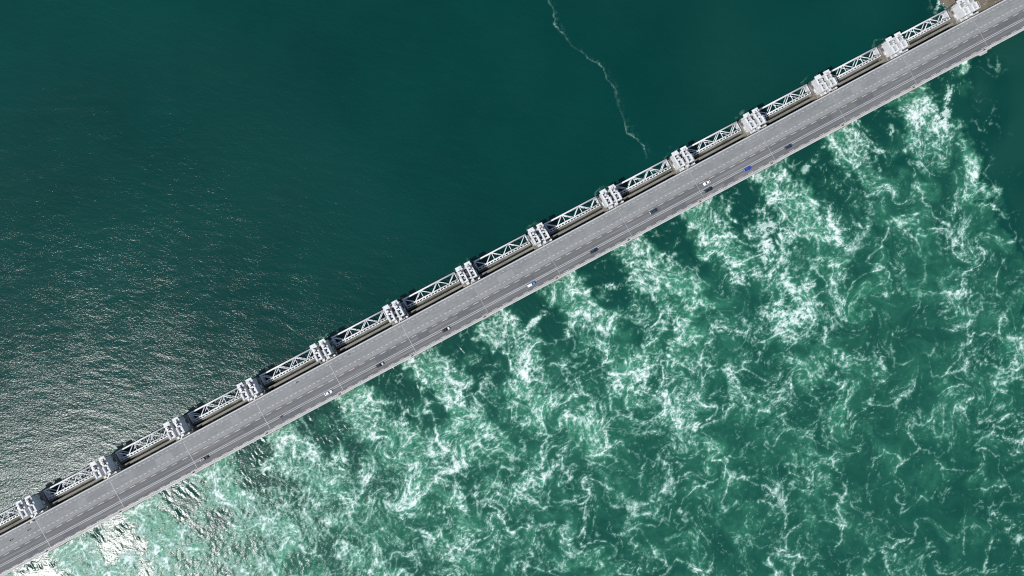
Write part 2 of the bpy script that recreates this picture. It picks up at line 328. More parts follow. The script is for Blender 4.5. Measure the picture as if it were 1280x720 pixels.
def make_sea():
    foam, glow, ruff, silt, z = sea_fields()
    # --- stretched rim so that the sheet runs to the horizon
    g = np.cumsum(np.geomspace(.7, 1500, 34))
    ax = np.concatenate([X0 - g[::-1], X0 + H * np.arange(NX), X0 + H * (NX - 1) + g])
    ay = np.concatenate([Y0 - g[::-1], Y0 + H * np.arange(NY), Y0 + H * (NY - 1) + g])
    ng = len(g); pad = lambda a: np.pad(a, ng, mode='reflect')
    fx = np.concatenate([np.zeros(ng), np.ones(NX), np.zeros(ng)]); fy = np.concatenate([np.zeros(ng), np.ones(NY), np.zeros(ng)])
    rim = np.maximum.outer(1 - fy, 1 - fx)
    MX, MY = np.meshgrid(ax, ay)
    far = np.exp(-np.maximum(np.maximum(X0 - MX, MX - (X0 + H * NX)), np.maximum(Y0 - MY, MY - (Y0 + H * NY))).clip(0) / 60.)
    z = pad(z) * np.where(rim > 0, .4 * far, 1); foam = pad(foam) * far; glow = pad(glow) * far; ruff = pad(ruff); silt = pad(silt)
    n, m = len(ax), len(ay)
    co = np.stack([MX, MY, z], -1).reshape(-1, 3).astype(np.float32)
    i = np.arange(n * m, dtype=np.int32).reshape(m, n)
    q = np.stack([i[:-1, :-1], i[:-1, 1:], i[1:, 1:], i[1:, :-1]], -1).reshape(-1, 4)
    me = bpy.data.meshes.new('sea'); me.vertices.add(n * m); me.vertices.foreach_set('co', co.ravel())
    me.loops.add(q.size); me.loops.foreach_set('vertex_index', q.ravel())
    me.polygons.add(len(q)); me.polygons.foreach_set('loop_start', np.arange(0, q.size, 4, dtype=np.int32))
    me.polygons.foreach_set('use_smooth', np.ones(len(q), bool))
    me.update(calc_edges=True)
    for nm, a in (('foam', foam), ('aeration', glow), ('ruffle', ruff), ('silt', silt)):
        at = me.attributes.new(nm, 'FLOAT', 'POINT'); at.data.foreach_set('value', a.astype(np.float32).ravel())
    o = bpy.data.objects.new('sea', me); COL.objects.link(o)
    return tag(o, 'teal tidal water with churning white foam below the barrier', None, None, 'structure')

def sea_material():
    m = bpy.data.materials.new('sea water'); m.use_nodes = True
    n, l = m.node_tree.nodes, m.node_tree.links; b = n['Principled BSDF']
    def node(t, **k):
        x = n.new(t)
        for a, v in k.items(): setattr(x, a, v)
        return x
    def math_(op, a, c, clamp=False):
        x = node('ShaderNodeMath', operation=op, use_clamp=clamp)
        for s_, v in ((0, a), (1, c)):
            if isinstance(v, (int, float)): x.inputs[s_].default_value = v
            else: l.new(v, x.inputs[s_])
        return x.outputs[0]
    def mix(f, a, c):
        x = node('ShaderNodeMix', data_type='RGBA')
        for s_, v in ((0, f), (6, a), (7, c)):
            if isinstance(v, tuple): x.inputs[s_].default_value = (*v, 1)
            elif isinstance(v, float): x.inputs[s_].default_value = v
            else: l.new(v, x.inputs[s_])
        return x.outputs[2]
    fo = node('ShaderNodeAttribute', attribute_name='foam').outputs['Fac']
    ae = node('ShaderNodeAttribute', attribute_name='aeration').outputs['Fac']
    tc = node('ShaderNodeTexCoord').outputs['Object']
    def noise(scale, detail=3, rough=.6):
        x = node('ShaderNodeTexNoise'); x.inputs['Scale'].default_value = scale; x.inputs['Detail'].default_value = detail
        x.inputs['Roughness'].default_value = rough; l.new(tc, x.inputs['Vector']); return x.outputs[0]
    grain = noise(2.0, 3, .7)
    g = math_('MULTIPLY', math_('SUBTRACT', grain, .5), 1.5)
    g = math_('MULTIPLY', g, math_('MULTIPLY', math_('MULTIPLY', fo, math_('SUBTRACT', 1.15, fo)), 3.0))
    a = math_('ADD', fo, g, True)
    mk = node('ShaderNodeMapRange'); mk.inputs[1].default_value = .36; mk.inputs[2].default_value = .66; l.new(noise(.011, 4, .6), mk.inputs[0]); murk = mk.outputs[0]
    mk2 = node('ShaderNodeMapRange'); mk2.inputs[1].default_value = .5; mk2.inputs[2].default_value = .75; mk2.inputs[4].default_value = .7; l.new(noise(.0065, 3, .55), mk2.inputs[0])
    deep = mix(murk, (.0001, .0330, .0268), (.0006, .0425, .0340))
    deep = mix(mk2.outputs[0], deep, (.0040, .0420, .0340))
    deep = mix(node('ShaderNodeAttribute', attribute_name='silt').outputs['Fac'], deep, (.0062, .0540, .0400))
    green = (.058, .280, .160)
    deep = mix(math_('MULTIPLY', ae, 1.6, True), deep, (.0035, .0490, .0350))
    body = mix(ae, deep, green)
    fcol = mix(math_('POWER', a, 1.4), (.26, .50, .39), (.80, .84, .82))
    body = mix(math_('MULTIPLY', a, .97, True), body, fcol)
    l.new(body, b.inputs['Base Color'])
    b.inputs['IOR'].default_value = 1.333
    l.new(math_('SUBTRACT', .5, math_('ADD', math_('MULTIPLY', a, .30), math_('MULTIPLY', ae, .45)), True), b.inputs['Specular IOR Level'])
    r = math_('ADD', math_('ADD', math_('MULTIPLY', a, .5), math_('MULTIPLY', ae, .10)), .145, True); l.new(r, b.inputs['Roughness'])
    mp = node('ShaderNodeMapping'); mp.inputs['Rotation'].default_value = (0, 0, math.radians(12)); mp.inputs['Scale'].default_value = (.62, 1.25, 1)
    l.new(tc, mp.inputs[0])
    rp = node('ShaderNodeTexNoise'); rp.inputs['Scale'].default_value = 1.25; rp.inputs['Detail'].default_value = 3.0; rp.inputs['Roughness'].default_value = .58
    l.new(mp.outputs[0], rp.inputs['Vector'])
    bp = node('ShaderNodeBump'); bp.inputs['Strength'].default_value = 1.0; bp.inputs['Distance'].default_value = .14
    ru = node('ShaderNodeAttribute', attribute_name='ruffle').outputs['Fac']
    l.new(math_('MULTIPLY', rp.outputs[0], ru), bp.inputs['Height']); l.new(bp.outputs[0], b.inputs['Normal'])
    return m
sea = make_sea(); sea.data.materials.append(sea_material())

# ------------------------------------------------------------------ road bridge over the barrier
ZD = 13.0                                                       # road level above the water
KMIN, KMAX, LASTPIER = -3, 15, 13
bridge = thing('road_bridge', W(45 * 5, -10, 0), TH, 'long grey road bridge crossing the water beside the row of lifting towers', 'bridge')
def L2(u, v, z): return u - 225.0, v + 10.0, z                  # barrier frame to the bridge's own frame
def proto_segment():
    g = MB(); e = .04
    # box girder with side cantilevers, profile in v,z swept along u
    pr = [(0, ZD), (-19.9, ZD), (-19.9, ZD - .45), (-16.2, ZD - 1.0), (-14.6, ZD - 4.3), (-5.0, ZD - 4.3), (-3.2, ZD - 1.0), (0, ZD - .45)]
    g.loft([[(e, v + 10, z) for v, z in pr], [(45 - e, v + 10, z) for v, z in pr]])
    seg = g.build('deck_segment', 'concrete', bridge)
    def strip(nm, m, v0, v1, z, u0=e, u1=45 - e):
        return MB().sheet(u0, u1, v0 + 10, v1 + 10, ZD + z).build(nm, m, seg)
    strip('service_road', 'service', -9.62, -.55, .004)
    strip('asphalt_seam', 'seam', -10.0, -9.62, .004)
    strip('carriageway', 'asphalt', -18.55, -10.0, .004)
    MB().box(e, 45 - e, 9.45, 10.0, ZD, ZD + .22).build('upper_kerb', 'kerb', seg)
    MB().box(e, 45 - e, -9.9, -8.85, ZD, ZD + .16).build('edge_beam', 'edge', seg)
    MB().box(e, 45 - e, -9.98, -9.72, ZD + .164, ZD + .42).build('parapet', 'kerb', seg)
    m = MB()
    for i in range(16):
        u = .6 + i * 45 / 16; m.sheet(u, u + 1.25, -2.08 + 10, -1.9 + 10, ZD + .008)
    m.build('edge_marking', 'paint', seg)['kind'] = 'stuff'
    m = MB()
    for i in range(16):
        u = 1.1 + i * 45 / 16; m.sheet(u, u + 1.35, -7.45 + 10, -7.22 + 10, ZD + .008)
    m.build('cycle_lane_marking', 'paint', seg)['kind'] = 'stuff'
    m = MB()
    for i in range(7):
        u = 1.4 + i * 45 / 7; m.sheet(u, u + 3.3, -10.42 + 10, -10.2 + 10, ZD + .008)
    m.build('lane_edge_marking', 'paint', seg)['kind'] = 'stuff'
    MB().sheet(e, 45 - e, -14.22 + 10, -14.03 + 10, ZD + .008).sheet(e, 45 - e, -15.05 + 10, -14.86 + 10, ZD + .008).build('centre_marking', 'paint', seg)['kind'] = 'stuff'
    m = MB()
    for i in range(7):
        u = 2.6 + i * 45 / 7; m.sheet(u, u + 3.1, -18.22 + 10, -18.02 + 10, ZD + .008)
    m.build('lane_edge_marking', 'paint', seg)['kind'] = 'stuff'
    r = MB()                                                    # steel guard rail on posts along the open side
    for i in range(24):
        u = .9 + i * 45 / 24; r.box(u - .06, u + .06, -8.72, -8.60, ZD, ZD + .75)
    r.box(e, 45 - e, -8.60, -8.52, ZD + .45, ZD + .77)
    r.build('guard_rail', 'galv', seg)
    r = MB()                                                    # thin hand rail on the upstream kerb
    for i in range(18):
        u = 1.2 + i * 45 / 18; r.box(u - .04, u + .04, 9.68, 9.76, ZD + .22, ZD + 1.2)
    r.tube((e, 9.72, ZD + 1.2), (45 - e, 9.72, ZD + 1.2), .05, 6).tube((e, 9.72, ZD + .7), (45 - e, 9.72, ZD + .7), .035, 6)
    r.build('hand_rail', 'galv', seg)
    MB().box(-.11, .11, 10 - 18.4, 10 - 1.6, ZD - .2, ZD + .012).build('expansion_joint', 'joint', seg)
    return seg
seg0 = proto_segment()
for k in range(KMIN, KMAX + 1):
    s_ = seg0 if k == KMIN else copy_tree(seg0, bridge)
    s_.location = (45 * k - 225, 0, 0)
    if k > 5:                                                   # the joints further along are dull and worn
        for ch in s_.children:
            if ch.name.startswith('expansion_joint'):
                ch.data = ch.data.copy(); ch.data.materials[0] = M['joint_dull']
rp_ = np.random.default_rng(3)                                  # repairs in the road surface
for k in range(KMIN, KMAX + 1):
    seg_k = [o for o in bridge.children if o.name.startswith('deck_segment') and abs(o.location.x - (45 * k - 225)) < .1][0]
    for q in range(rp_.integers(1, 4)):
        lane = rp_.integers(0, 4); L_ = rp_.uniform(3, 13); u_ = rp_.uniform(2, 42 - L_)
        v0_, v1_, m_ = ((-3.85, -.6, 'patch'), (-8.0, -5.2, 'patch'), (.3, 2.3, 'patch_pale'), (3.2, 7.4, 'patch_pale'))[lane]
        c_ = rp_.uniform(0, .9); MB().sheet(u_, u_ + L_, v0_ + c_ * .6, v1_ - (.9 - c_) * .6, ZD + .006).build('asphalt_patch', m_, seg_k)
# small dark marker cabinets on the open edge, one per pier, and a maintenance bay
for k in range(-1, 14):
    c = MB().box(-.35, .35, -.25, .25, 0, 1.0).box(-.42, .42, -.32, .32, 1.0, 1.08).build('marker_cabinet', 'dark', bridge)
    c.location = (45 * k - 225 - 3.0, -8.3 - 0.95, ZD + .16)
bu0, bv0 = uv_of(*ground(1222.5, 69.5, ZD)); bu1, bv1 = uv_of(*ground(1234.0, 63.0, ZD))
bay = MB().prism([(bu0 - 225, -9.9), (bu0 - 223.8, -11.3), (bu1 - 225.6, -11.3), (bu1 - 225, -9.9)], ZD - .5, ZD + .1)
bay = bay.build('maintenance_bay', 'edge', bridge)
MB().box(bu0 - 223.4, bu1 - 226.2, -11.2, -11.0, ZD + .102, ZD + 1.0).build('bay_rail', 'kerb', bay)

# ------------------------------------------------------------------ piers with their pairs of lifting towers
ZP = 7.6
def proto_pier():
    root = thing('barrier_pier', W(0, 0, 0), TH)
    hw = 5.3
    nose = [(hw * math.cos(a), 7.6 + 3.9 * math.sin(a)) for a in np.linspace(0, math.pi, 11)]
    MB().prism([(-hw, .6)] + [(hw, .6)] + nose, -6, ZP - 1.0).build('pier_shaft', 'pier', root)
    MB().prism([(-hw + .6, -20.6), (hw - .6, -20.6), (hw - .6, .58), (-hw + .6, .58)], -6, ZD - 4.35).build('bridge_bearing_block', 'pier', root)
    cap = [(x * 1.02, .45 + (y - .6) * 1.02) for x, y in nose]
    MB().prism([(-hw * 1.02, .45), (hw * 1.02, .45)] + cap, ZP - .99, ZP).build('pier_cap', 'pier', root)
    for s in (-1, 1):
        c = 2.75 * s
        z1 = 15.4
        for t in (-1, 1):                                       # the two cheek walls of a tower, notched like a portal
            w_ = MB()
            x = c + t * 1.28
            w_.box(x - .5, x + .5, 2.3, 6.6, ZP, z1).box(x - .46, x + .46, 6.62, 9.6, ZP, z1 - 1.2)
            w_.build('cheek_wall', 'tower', root, bevel=.06)
        MB().box(c - .77, c + .77, 2.35, 3.3, ZP + 2, z1 - .3).build('cross_wall', 'tower', root, bevel=.06)
        MB().box(c - .77, c + .77, 6.2, 7.2, ZP + 3, z1 - .5).build('cross_wall', 'tower', root, bevel=.06)
        MB().box(c - 1.95, c + 1.95, 9.65, 10.6, ZP + 1, z1 - .8).box(c - 1.75, c + 1.75, 10.62, 11.9, z1 - 1.7, z1 - 1.0).build('head_beam', 'tower', root, bevel=.08)
        cy = MB(); n = 14                                       # hydraulic cylinder standing in the tower
        cy.tube((c, 8.45, ZP + 1), (c, 8.45, z1 + .6), .62, n).tube((c, 8.45, z1 + .6), (c, 8.45, z1 + 1.0), .78, n)
        cyl = cy.build('hydraulic_cylinder', 'galv', root, smooth=False)
        MB().tube((c, 8.45, z1 + 1.0), (c, 8.45, z1 + 1.5), .36, 10).build('cylinder_head', 'steel', cyl)
        pl = MB()
        pl.box(c - .75, c + .75, 3.35, 6.15, z1 - 3.0, z1 - 2.85)
        pl.build('slot_grating', 'dark', root)
        hr = MB()                                               # hand rail round the tower top
        for (xa, ya, xb, yb) in ((c - 1.7, 2.4, c + 1.7, 2.4), (c - 1.72, 2.4, c - 1.72, 6.4), (c + 1.72, 2.4, c + 1.72, 6.4)):
            hr.tube((xa, ya, z1 + 1.0), (xb, yb, z1 + 1.0), .05, 5)
            for q in range(4):
                f = q / 3; hr.box(xa + (xb - xa) * f - .03, xa + (xb - xa) * f + .03, ya + (yb - ya) * f - .03, ya + (yb - ya) * f + .03, z1, z1 + 1.0)
        hr.build('hand_rail', 'steel', root)
        MB().box(c - .55, c + .55, 4.2, 5.3, z1 - 2.84, z1 - 1.2).build('pump_box', 'galv', root, bevel=.05)
        MB().box(s * 5.0 - .25, s * 5.0 + .25, 4.0, 6.0, ZP, ZP + 1.3).build('guide_block', 'tower', root, bevel=.06)
        MB().box(s * 5.0 - .25, s * 5.0 + .25, 6.7, 8.4, ZP, ZP + .9).build('guide_block', 'dark', root, bevel=.06)
        MB().tube((s * 5.0, 3.2, ZP), (s * 5.0, 3.2, ZP + 1.5), .25, 10).build('bollard', 'tower', root)
        for zz in (1.6, 3.6, 5.8):                              # bumper rails on the flank of the pier
            MB().box(s * 5.42 - .1, s * 5.42 + .1, 5.6, 9.6, zz, zz + .5).build('guide_rail', 'galv', root)
    MB().box(-.9, .9, 2.6, 9.0, ZP + 2.4, ZP + 2.55).build('catwalk', 'dark', root)
    MB().box(-.8, .8, 9.0, 10.2, z1 - 3.4, z1 - 2.9).build('tie_beam', 'tower', root)
    MB().box(-.8, .8, 3.0, 3.7, z1 - 2.4, z1 - 1.8).build('tie_beam', 'tower', root)
    MB().box(-.75, .55, 5.2, 6.9, ZP + 2.56, ZP + 4.4).build('control_cabinet', 'galv', root, bevel=.05)
    # landing between the towers and the road
    MB().box(-3.1, 3.4, .5, 2.25, ZP, ZP + .35).build('landing_slab', 'concrete', root, bevel=.06)
    MB().box(-2.6, -1.2, .7, 2.0, ZP + .36, ZP + 4.0).build('equipment_box', 'tower', root, bevel=.05)
    MB().box(.2, 1.9, 1.0, 2.2, ZP + .36, ZP + 4.6).build('equipment_box', 'tower', root, bevel=.05)
    MB().box(4.0, 5.2, .5, 1.4, ZP, ZP + 4.6).build('access_box', 'tower', root, bevel=.05)
    st_ = MB()
    for i in range(9): st_.box(-.6, .1, .08 + .2 * i, .28 + .2 * i, ZD - .25 - .45 * i, ZD - .1 - .45 * i)
    st_.build('stair_flight', 'galv', root)
    return root
ORD = ['first', 'second', 'third', 'fourth', 'fifth', 'sixth', 'seventh', 'eighth', 'ninth', 'tenth', 'eleventh', 'twelfth', 'thirteenth', 'fourteenth']
pier0 = proto_pier()
for k in range(-1, LASTPIER + 1):
    p = pier0 if k == -1 else copy_tree(pier0)
    p.location = W(45 * k, 0, 0)
    if k == -1: lab = 'pier with twin white lifting towers just beyond the left edge'
    elif k == LASTPIER: lab = 'last pier with white lifting towers, against the brown rock bank'
    else: lab = '%s pier with twin white lifting towers counted from the left edge' % ORD[k]
    for q in range(rp_.integers(2, 6)):                         # loose equipment that differs from pier to pier
        x_, y_ = [(-.2, 4.1), (.3, 8.0), (-2.75, 4.8), (2.75, 4.9), (-4.3, 1.6), (2.6, 1.4), (-2.75, 10.1), (2.75, 10.1)][rp_.integers(0, 8)]
        z_ = ZP + 2.56 if abs(x_) < 1 else (15.4 - 2.84 if y_ in (4.8, 4.9) else (ZP + .4 if y_ < 2 else 15.4 - .79))
        sx, sy, sz = rp_.uniform(.25, .6), rp_.uniform(.3, .8), rp_.uniform(.5, 1.5)
        if q % 3 == 2: c_ = MB().tube((0, 0, 0), (0, 0, sz), sx, 10).build('cable_drum', ['galv', 'dark', 'cream'][rp_.integers(0, 3)], p)
        else: c_ = MB().box(-sx, sx, -sy, sy, 0, sz).build('service_box', ['tower', 'galv', 'dark', 'plate', 'stain'][rp_.integers(0, 5)], p, bevel=.04)
        c_.location = (x_ + rp_.uniform(-.2, .2), y_ + rp_.uniform(-.3, .3), z_)
    tag(p, lab, 'barrier pier', 'piers with lifting towers along the barrier')

# ------------------------------------------------------------------ steel gates hanging between the piers
def proto_gate():
    root = thing('sluice_gate', W(0, 0, 0), TH)
    a, b = 6.1, 39.0
    VO, VI, ZU, ZL = 10.55, 6.25, 5.6, 1.3
    O = [a + .3 + i * 10.7 for i in range(4)]; I = [O[i] + 5.6 for i in range(3)]
    for z, nm in ((ZU, 'upper'), (ZL, 'lower')):
        rr = .43 if z == ZU else .40
        MB().tube((a, VO, z), (b, VO, z), rr, 10).build('outer_chord', 'steel', root, smooth=True)
        MB().tube((a, VI, z), (b, VI, z), rr * .85, 10).build('inner_chord', 'steel', root, smooth=True)
        for i in range(4):
            if i < 3:
                MB().tube((O[i], VO, z), (I[i], VI, z), .25, 8).build('diagonal_brace', 'steel', root, smooth=True)
                MB().tube((I[i], VI, z), (O[i + 1], VO, z), .25, 8).build('diagonal_brace', 'steel', root, smooth=True)
            if z == ZU or i in (0, 3): MB().tube((O[i] + .15, VO, z), (O[i] + .15, VI, z), .2, 8).build('strut', 'steel', root, smooth=True)
    for x in (O[0], O[1], O[2], O[3]):
        MB().tube((x, VO, ZL), (x, VO, ZU), .24, 8).build('upright', 'steel', root, smooth=True)
    for x in (a, b):                                            # end frames that ride in the pier slots
        MB().box(x - .22, x + .22, 6.7, 10.0, ZL + .2, ZU - .4).build('end_frame', 'steel', root)
    MB().box(a, b, 4.62, 4.9, .4, ZU - 1.2).build('skin_plate', 'plate', root)
    MB().box(a, b, 2.85, 4.6, .4, .7).build('gap_shade_plate', 'rubber', root)  # added black plate, paints the deep shade in the gap beside the beam
    MB().box(a - .2, b + .2, 3.8, 4.75, ZU - 1.19, ZU - .55).build('gate_top_flange', 'algae', root)
    for i in range(11):                                         # web stiffeners behind the skin
        u = a + 1.5 + i * 3.1; MB().box(u, u + .12, 4.91, 5.9, .6, ZU - 1.0).build('stiffener', 'plate', root)
    MB().box(a, b, 5.0, 5.28, ZU - .2, ZU + .08).build('walkway_edge', 'steel', root)
    m = MB(); n = 18
    for i in range(n):
        u = a + .4 + i * (b - a - 1.0) / (n - 1); MB().box(u, u + .5, 5.29, 5.98, ZU - .12, ZU).build('walkway_rung', 'steel', root)
    return root
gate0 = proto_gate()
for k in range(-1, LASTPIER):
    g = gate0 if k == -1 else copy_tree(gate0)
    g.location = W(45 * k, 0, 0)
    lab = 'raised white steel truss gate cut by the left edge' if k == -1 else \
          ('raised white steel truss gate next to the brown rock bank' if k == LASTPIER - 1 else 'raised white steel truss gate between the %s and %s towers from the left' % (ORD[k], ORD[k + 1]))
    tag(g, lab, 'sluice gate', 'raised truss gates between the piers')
bm0 = None
for k in range(-1, LASTPIER):
    if bm0 is None:
        o = bm0 = thing('concrete_beam', (0, 0, 0), TH)
        MB().box(4.6, 40.4, 1.42, 2.75, .6, 5.0).build('beam_body', 'beam', o, bevel=.08)
        MB().box(4.7, 40.3, 1.5, 1.62, 5.0, 5.3).build('upstand', 'beam', o)
    else: o = copy_tree(bm0)
    o.location = W(45 * k, 0, 0)
    o['kind'] = 'thing'
    tag(o, 'brown concrete beam cut by the left edge' if k == -1 else ('brown concrete beam ending at the rock bank' if k == LASTPIER - 1 else
        'brown concrete beam between road and gate, %s to %s tower from the left' % (ORD[k], ORD[k + 1])), 'concrete beam', 'concrete beams beside the road')

# ------------------------------------------------------------------ rock bank at the right end
def rock_bank():
    r = np.random.default_rng(5)
    u0 = 45 * LASTPIER
    U_ = np.linspace(-14, 150, 83); V_ = np.linspace(-.6, 60, 32)
    vs = []; fs = []
    for j, v in enumerate(V_):
        for i, u in enumerate(U_):
            shore = min((u + 9 + .30 * max(v - 12, 0)) * .55 if v > 11 else (u - 5.6) * 3, 40)
            zz = min(-2.5 + shore * .55, 8.2) + r.normal() * .18
            vs.append((u, v, zz))
    n = len(U_)
    for j in range(len(V_) - 1):
        for i in range(n - 1): fs.append((j * n + i, j * n + i + 1, (j + 1) * n + i + 1, (j + 1) * n + i))
    o = MB().add(vs, fs).build('rock_bank', mat('brown stony ground', (.15, .122, .092), .95, .35, .45, (.10, .095, .055), bump=.6), None)
    o.location = W(u0, 0, 0); o.rotation_euler = (0, 0, TH)
    tag(o, 'brown stony bank beside the road in the top right corner', None, None, 'structure')
    m = MB()
    for q in range(900):                                        # loose armour stones
        i = r.integers(0, len(vs)); x, y, z = vs[i]
        if z < -1.2 or x > 90: continue
        x += r.uniform(-1, 1); y += r.uniform(-1, 1); s = r.uniform(.4, 1.1)
        if y < .7: continue
        ring = [(x + s * math.cos(t) * r.uniform(.7, 1.1), y + s * math.sin(t) * r.uniform(.7, 1.1)) for t in np.linspace(0, 2 * math.pi, 7)[:-1]]
        m.loft([[(a, b, z - .4) for a, b in ring], [((a - x) * .85 + x, (b - y) * .85 + y, z + s * .35) for a, b in ring], [((a - x) * .4 + x, (b - y) * .4 + y, z + s * .6) for a, b in ring]])
    s_ = m.build('armour_stones', mat('armour stone', (.22, .19, .155), .95, .3, .8, (.12, .105, .09)), None)
    s_.location = o.location; s_.rotation_euler = o.rotation_euler
    tag(s_, 'loose brown and grey armour stones on the bank', None, None, 'stuff')
rock_bank()
x, y = ground(1217.5, 9.5, 9.5)
o = thing('platform', (x, y, 8.0), TH, 'small yellow boarded platform beside the last tower on the bank', 'platform')
for i in range(5): MB().box(-1.8 + i * .72, -1.12 + i * .72, -1.0, 1.0, 1.2, 1.32).build('board', 'yellow', o)
for sx in (-1.6, 1.6):
    for sy in (-.85, .85): MB().box(sx - .08, sx + .08, sy - .08, sy + .08, -.6, 1.19).build('leg', 'dark', o)

# ------------------------------------------------------------------ traffic
def ring(x, hw, zb, zt, n=10, top=.86):
    """one closed cross-section of a car body"""
    return [(x, -hw * .92, zb), (x, hw * .92, zb), (x, hw, zb + (zt - zb) * .35), (x, hw * .98, zb + (zt - zb) * .75), (x, hw * top, zt), (x, -hw * top, zt), (x, -hw * .98, zb + (zt - zb) * .75), (x, -hw, zb + (zt - zb) * .35)]
def car(px, py, heading, label, col, name='car', cat='car', roof=None, bonnet=None, length=4.5, height=1.46, wide=.9, van=False, glossy=.3):
    x, y = ground(px, py, ZD + .6)
    u, v = uv_of(x, y)
    root = thing(name, W(u, v, ZD + .008), TH + (0 if heading > 0 else math.pi), label, cat, 'vehicles on the bridge')
    L = length / 2; m = paint(label[:24] + ' paint', col, glossy)
    sh = .92 if not van else 1.02
    MB().loft([ring(-L, wide * .80, .42, sh * .80), ring(-L + .12, wide * .93, .30, sh * .97), ring(-L + .7, wide, .24, sh), ring(0, wide, .22, sh), ring(L - 1.15, wide, .24, sh * .97), ring(L - .45, wide * .95, .27, sh * .86), ring(L - .1, wide * .82, .32, sh * .72), ring(L, wide * .68, .40, sh * .60)]).build('body', m, root, smooth=False, bevel=.03)
    r0, r1 = (-L + .12, L - 1.55) if van else (-L + .42, L - 1.35)       # foot of the glasshouse
    t0, t1 = (-L + .28, L - 2.1) if van else (-L + 1.05, L - 2.15)       # roof ends
    zt = height + (.35 if van else 0)
    def gh(x, hw, z): return [(x, -hw, z), (x, hw, z)]
    gl = MB()
    b0, b1 = wide * .9, wide * .88; c0 = wide * .74
    gl.add([(r0, -b0, sh - .02), (r1, -b1, sh - .04), (r1, b1, sh - .04), (r0, b0, sh - .02), (t0, -c0, zt - .06), (t1, -c0, zt - .06), (t1, c0, zt - .06), (t0, c0, zt - .06)],
           [(3, 2, 1, 0), (4, 5, 6, 7), (0, 1, 5, 4), (1, 2, 6, 5), (2, 3, 7, 6), (3, 0, 4, 7)])
    gl.build('window_glass', 'glass', root)
    rf = MB().loft([[(t0 - .06, -c0 * .98, zt - .055), (t0 - .06, c0 * .98, zt - .055), (t0, c0 * .8, zt), (t0, -c0 * .8, zt)], [(t1 + .08, -c0 * .98, zt - .055), (t1 + .08, c0 * .98, zt - .055), (t1, c0 * .8, zt), (t1, -c0 * .8, zt)]])
    rf.build('roof', paint(label[:20] + ' roof', roof, glossy) if roof else m, root)
    for sy in (-1, 1):
        pl = MB()
        for xa, xb in ((r0, t0), (r1, t1)): pl.tube((xa, sy * b0 * .985, sh), (xb, sy * c0, zt - .05), .05, 5)
        pl.build('pillar', m, root)
    if bonnet: MB().add([(L - 1.2, -wide * .82, sh + .012), (L - .3, -wide * .72, sh * .86), (L - .3, wide * .72, sh * .86), (L - 1.2, wide * .82, sh + .012)], [(0, 1, 2, 3)]).build('bonnet', paint(label[:18] + ' bonnet', bonnet, glossy), root)
    for sx in (-L + .82, L - .85):
        for sy in (-1, 1):
            w_ = MB().tube((sx, sy * (wide - .2), .32), (sx, sy * (wide + .01), .32), .32, 14).build('wheel', 'rubber', root)
            MB().tube((sx, sy * (wide + .005), .32), (sx, sy * (wide + .02), .32), .2, 10).build('rim', 'galv', w_)
    for sy in (-1, 1):
        MB().box(L - .16, L - .03, sy * wide * .58 - .16, sy * wide * .58 + .16, .50, .62).build('headlight', 'lamp_w', root)
        MB().box(-L + .0, -L + .1, sy * wide * .66 - .12, sy * wide * .66 + .12, .62, .80).build('rear_light', 'lamp_r', root)
        MB().box(r1 - .25, r1 - .05, sy * (wide + .02), sy * (wide + .2), sh - .02, sh + .14).build('mirror', m, root)
    return root
NAVY = (.010, .018, .045); BLK = (.008, .009, .012); WHT = (.78, .79, .80)
car(255.5, 573.3, 1, 'dark navy car, leftmost car on the bridge', NAVY, length=4.9)
car(410.5, 491.0, 1, 'white car with dark rear window, second car from the left', WHT, roof=(.70, .71, .73))
car(475.0, 456.3, 1, 'black car with pale grey bonnet, third car from the left', BLK, bonnet=(.55, .58, .62))
car(557.7, 411.9, 1, 'black car with white bonnet, fourth car from the left', BLK, bonnet=WHT)
car(664.0, 355.7, 1, 'white and blue van near the middle of the bridge', (.10, .24, .48), 'van', 'van', roof=WHT, length=4.9, height=1.6, van=True)
car(742.5, 313.6, 1, 'navy car alone in its lane just right of the van', (.010, .022, .055))
car(816.5, 264.4, -1, 'dark teal car in the far lane, left of the white hatchback', (.008, .045, .058))
car(883.5, 228.6, -1, 'white hatchback in the far lane passing a black car', WHT, length=4.2)
car(885.4, 237.4, 1, 'large black car beside the white hatchback', (.008, .014, .030), length=5.0, wide=.96)
car(934.5, 211.0, 1, 'bright blue car on the right half of the bridge', (.012, .07, .42), length=4.3)
car(985.4, 183.6, 1, 'navy car with a white tail, rightmost car on the bridge', (.012, .03, .085))

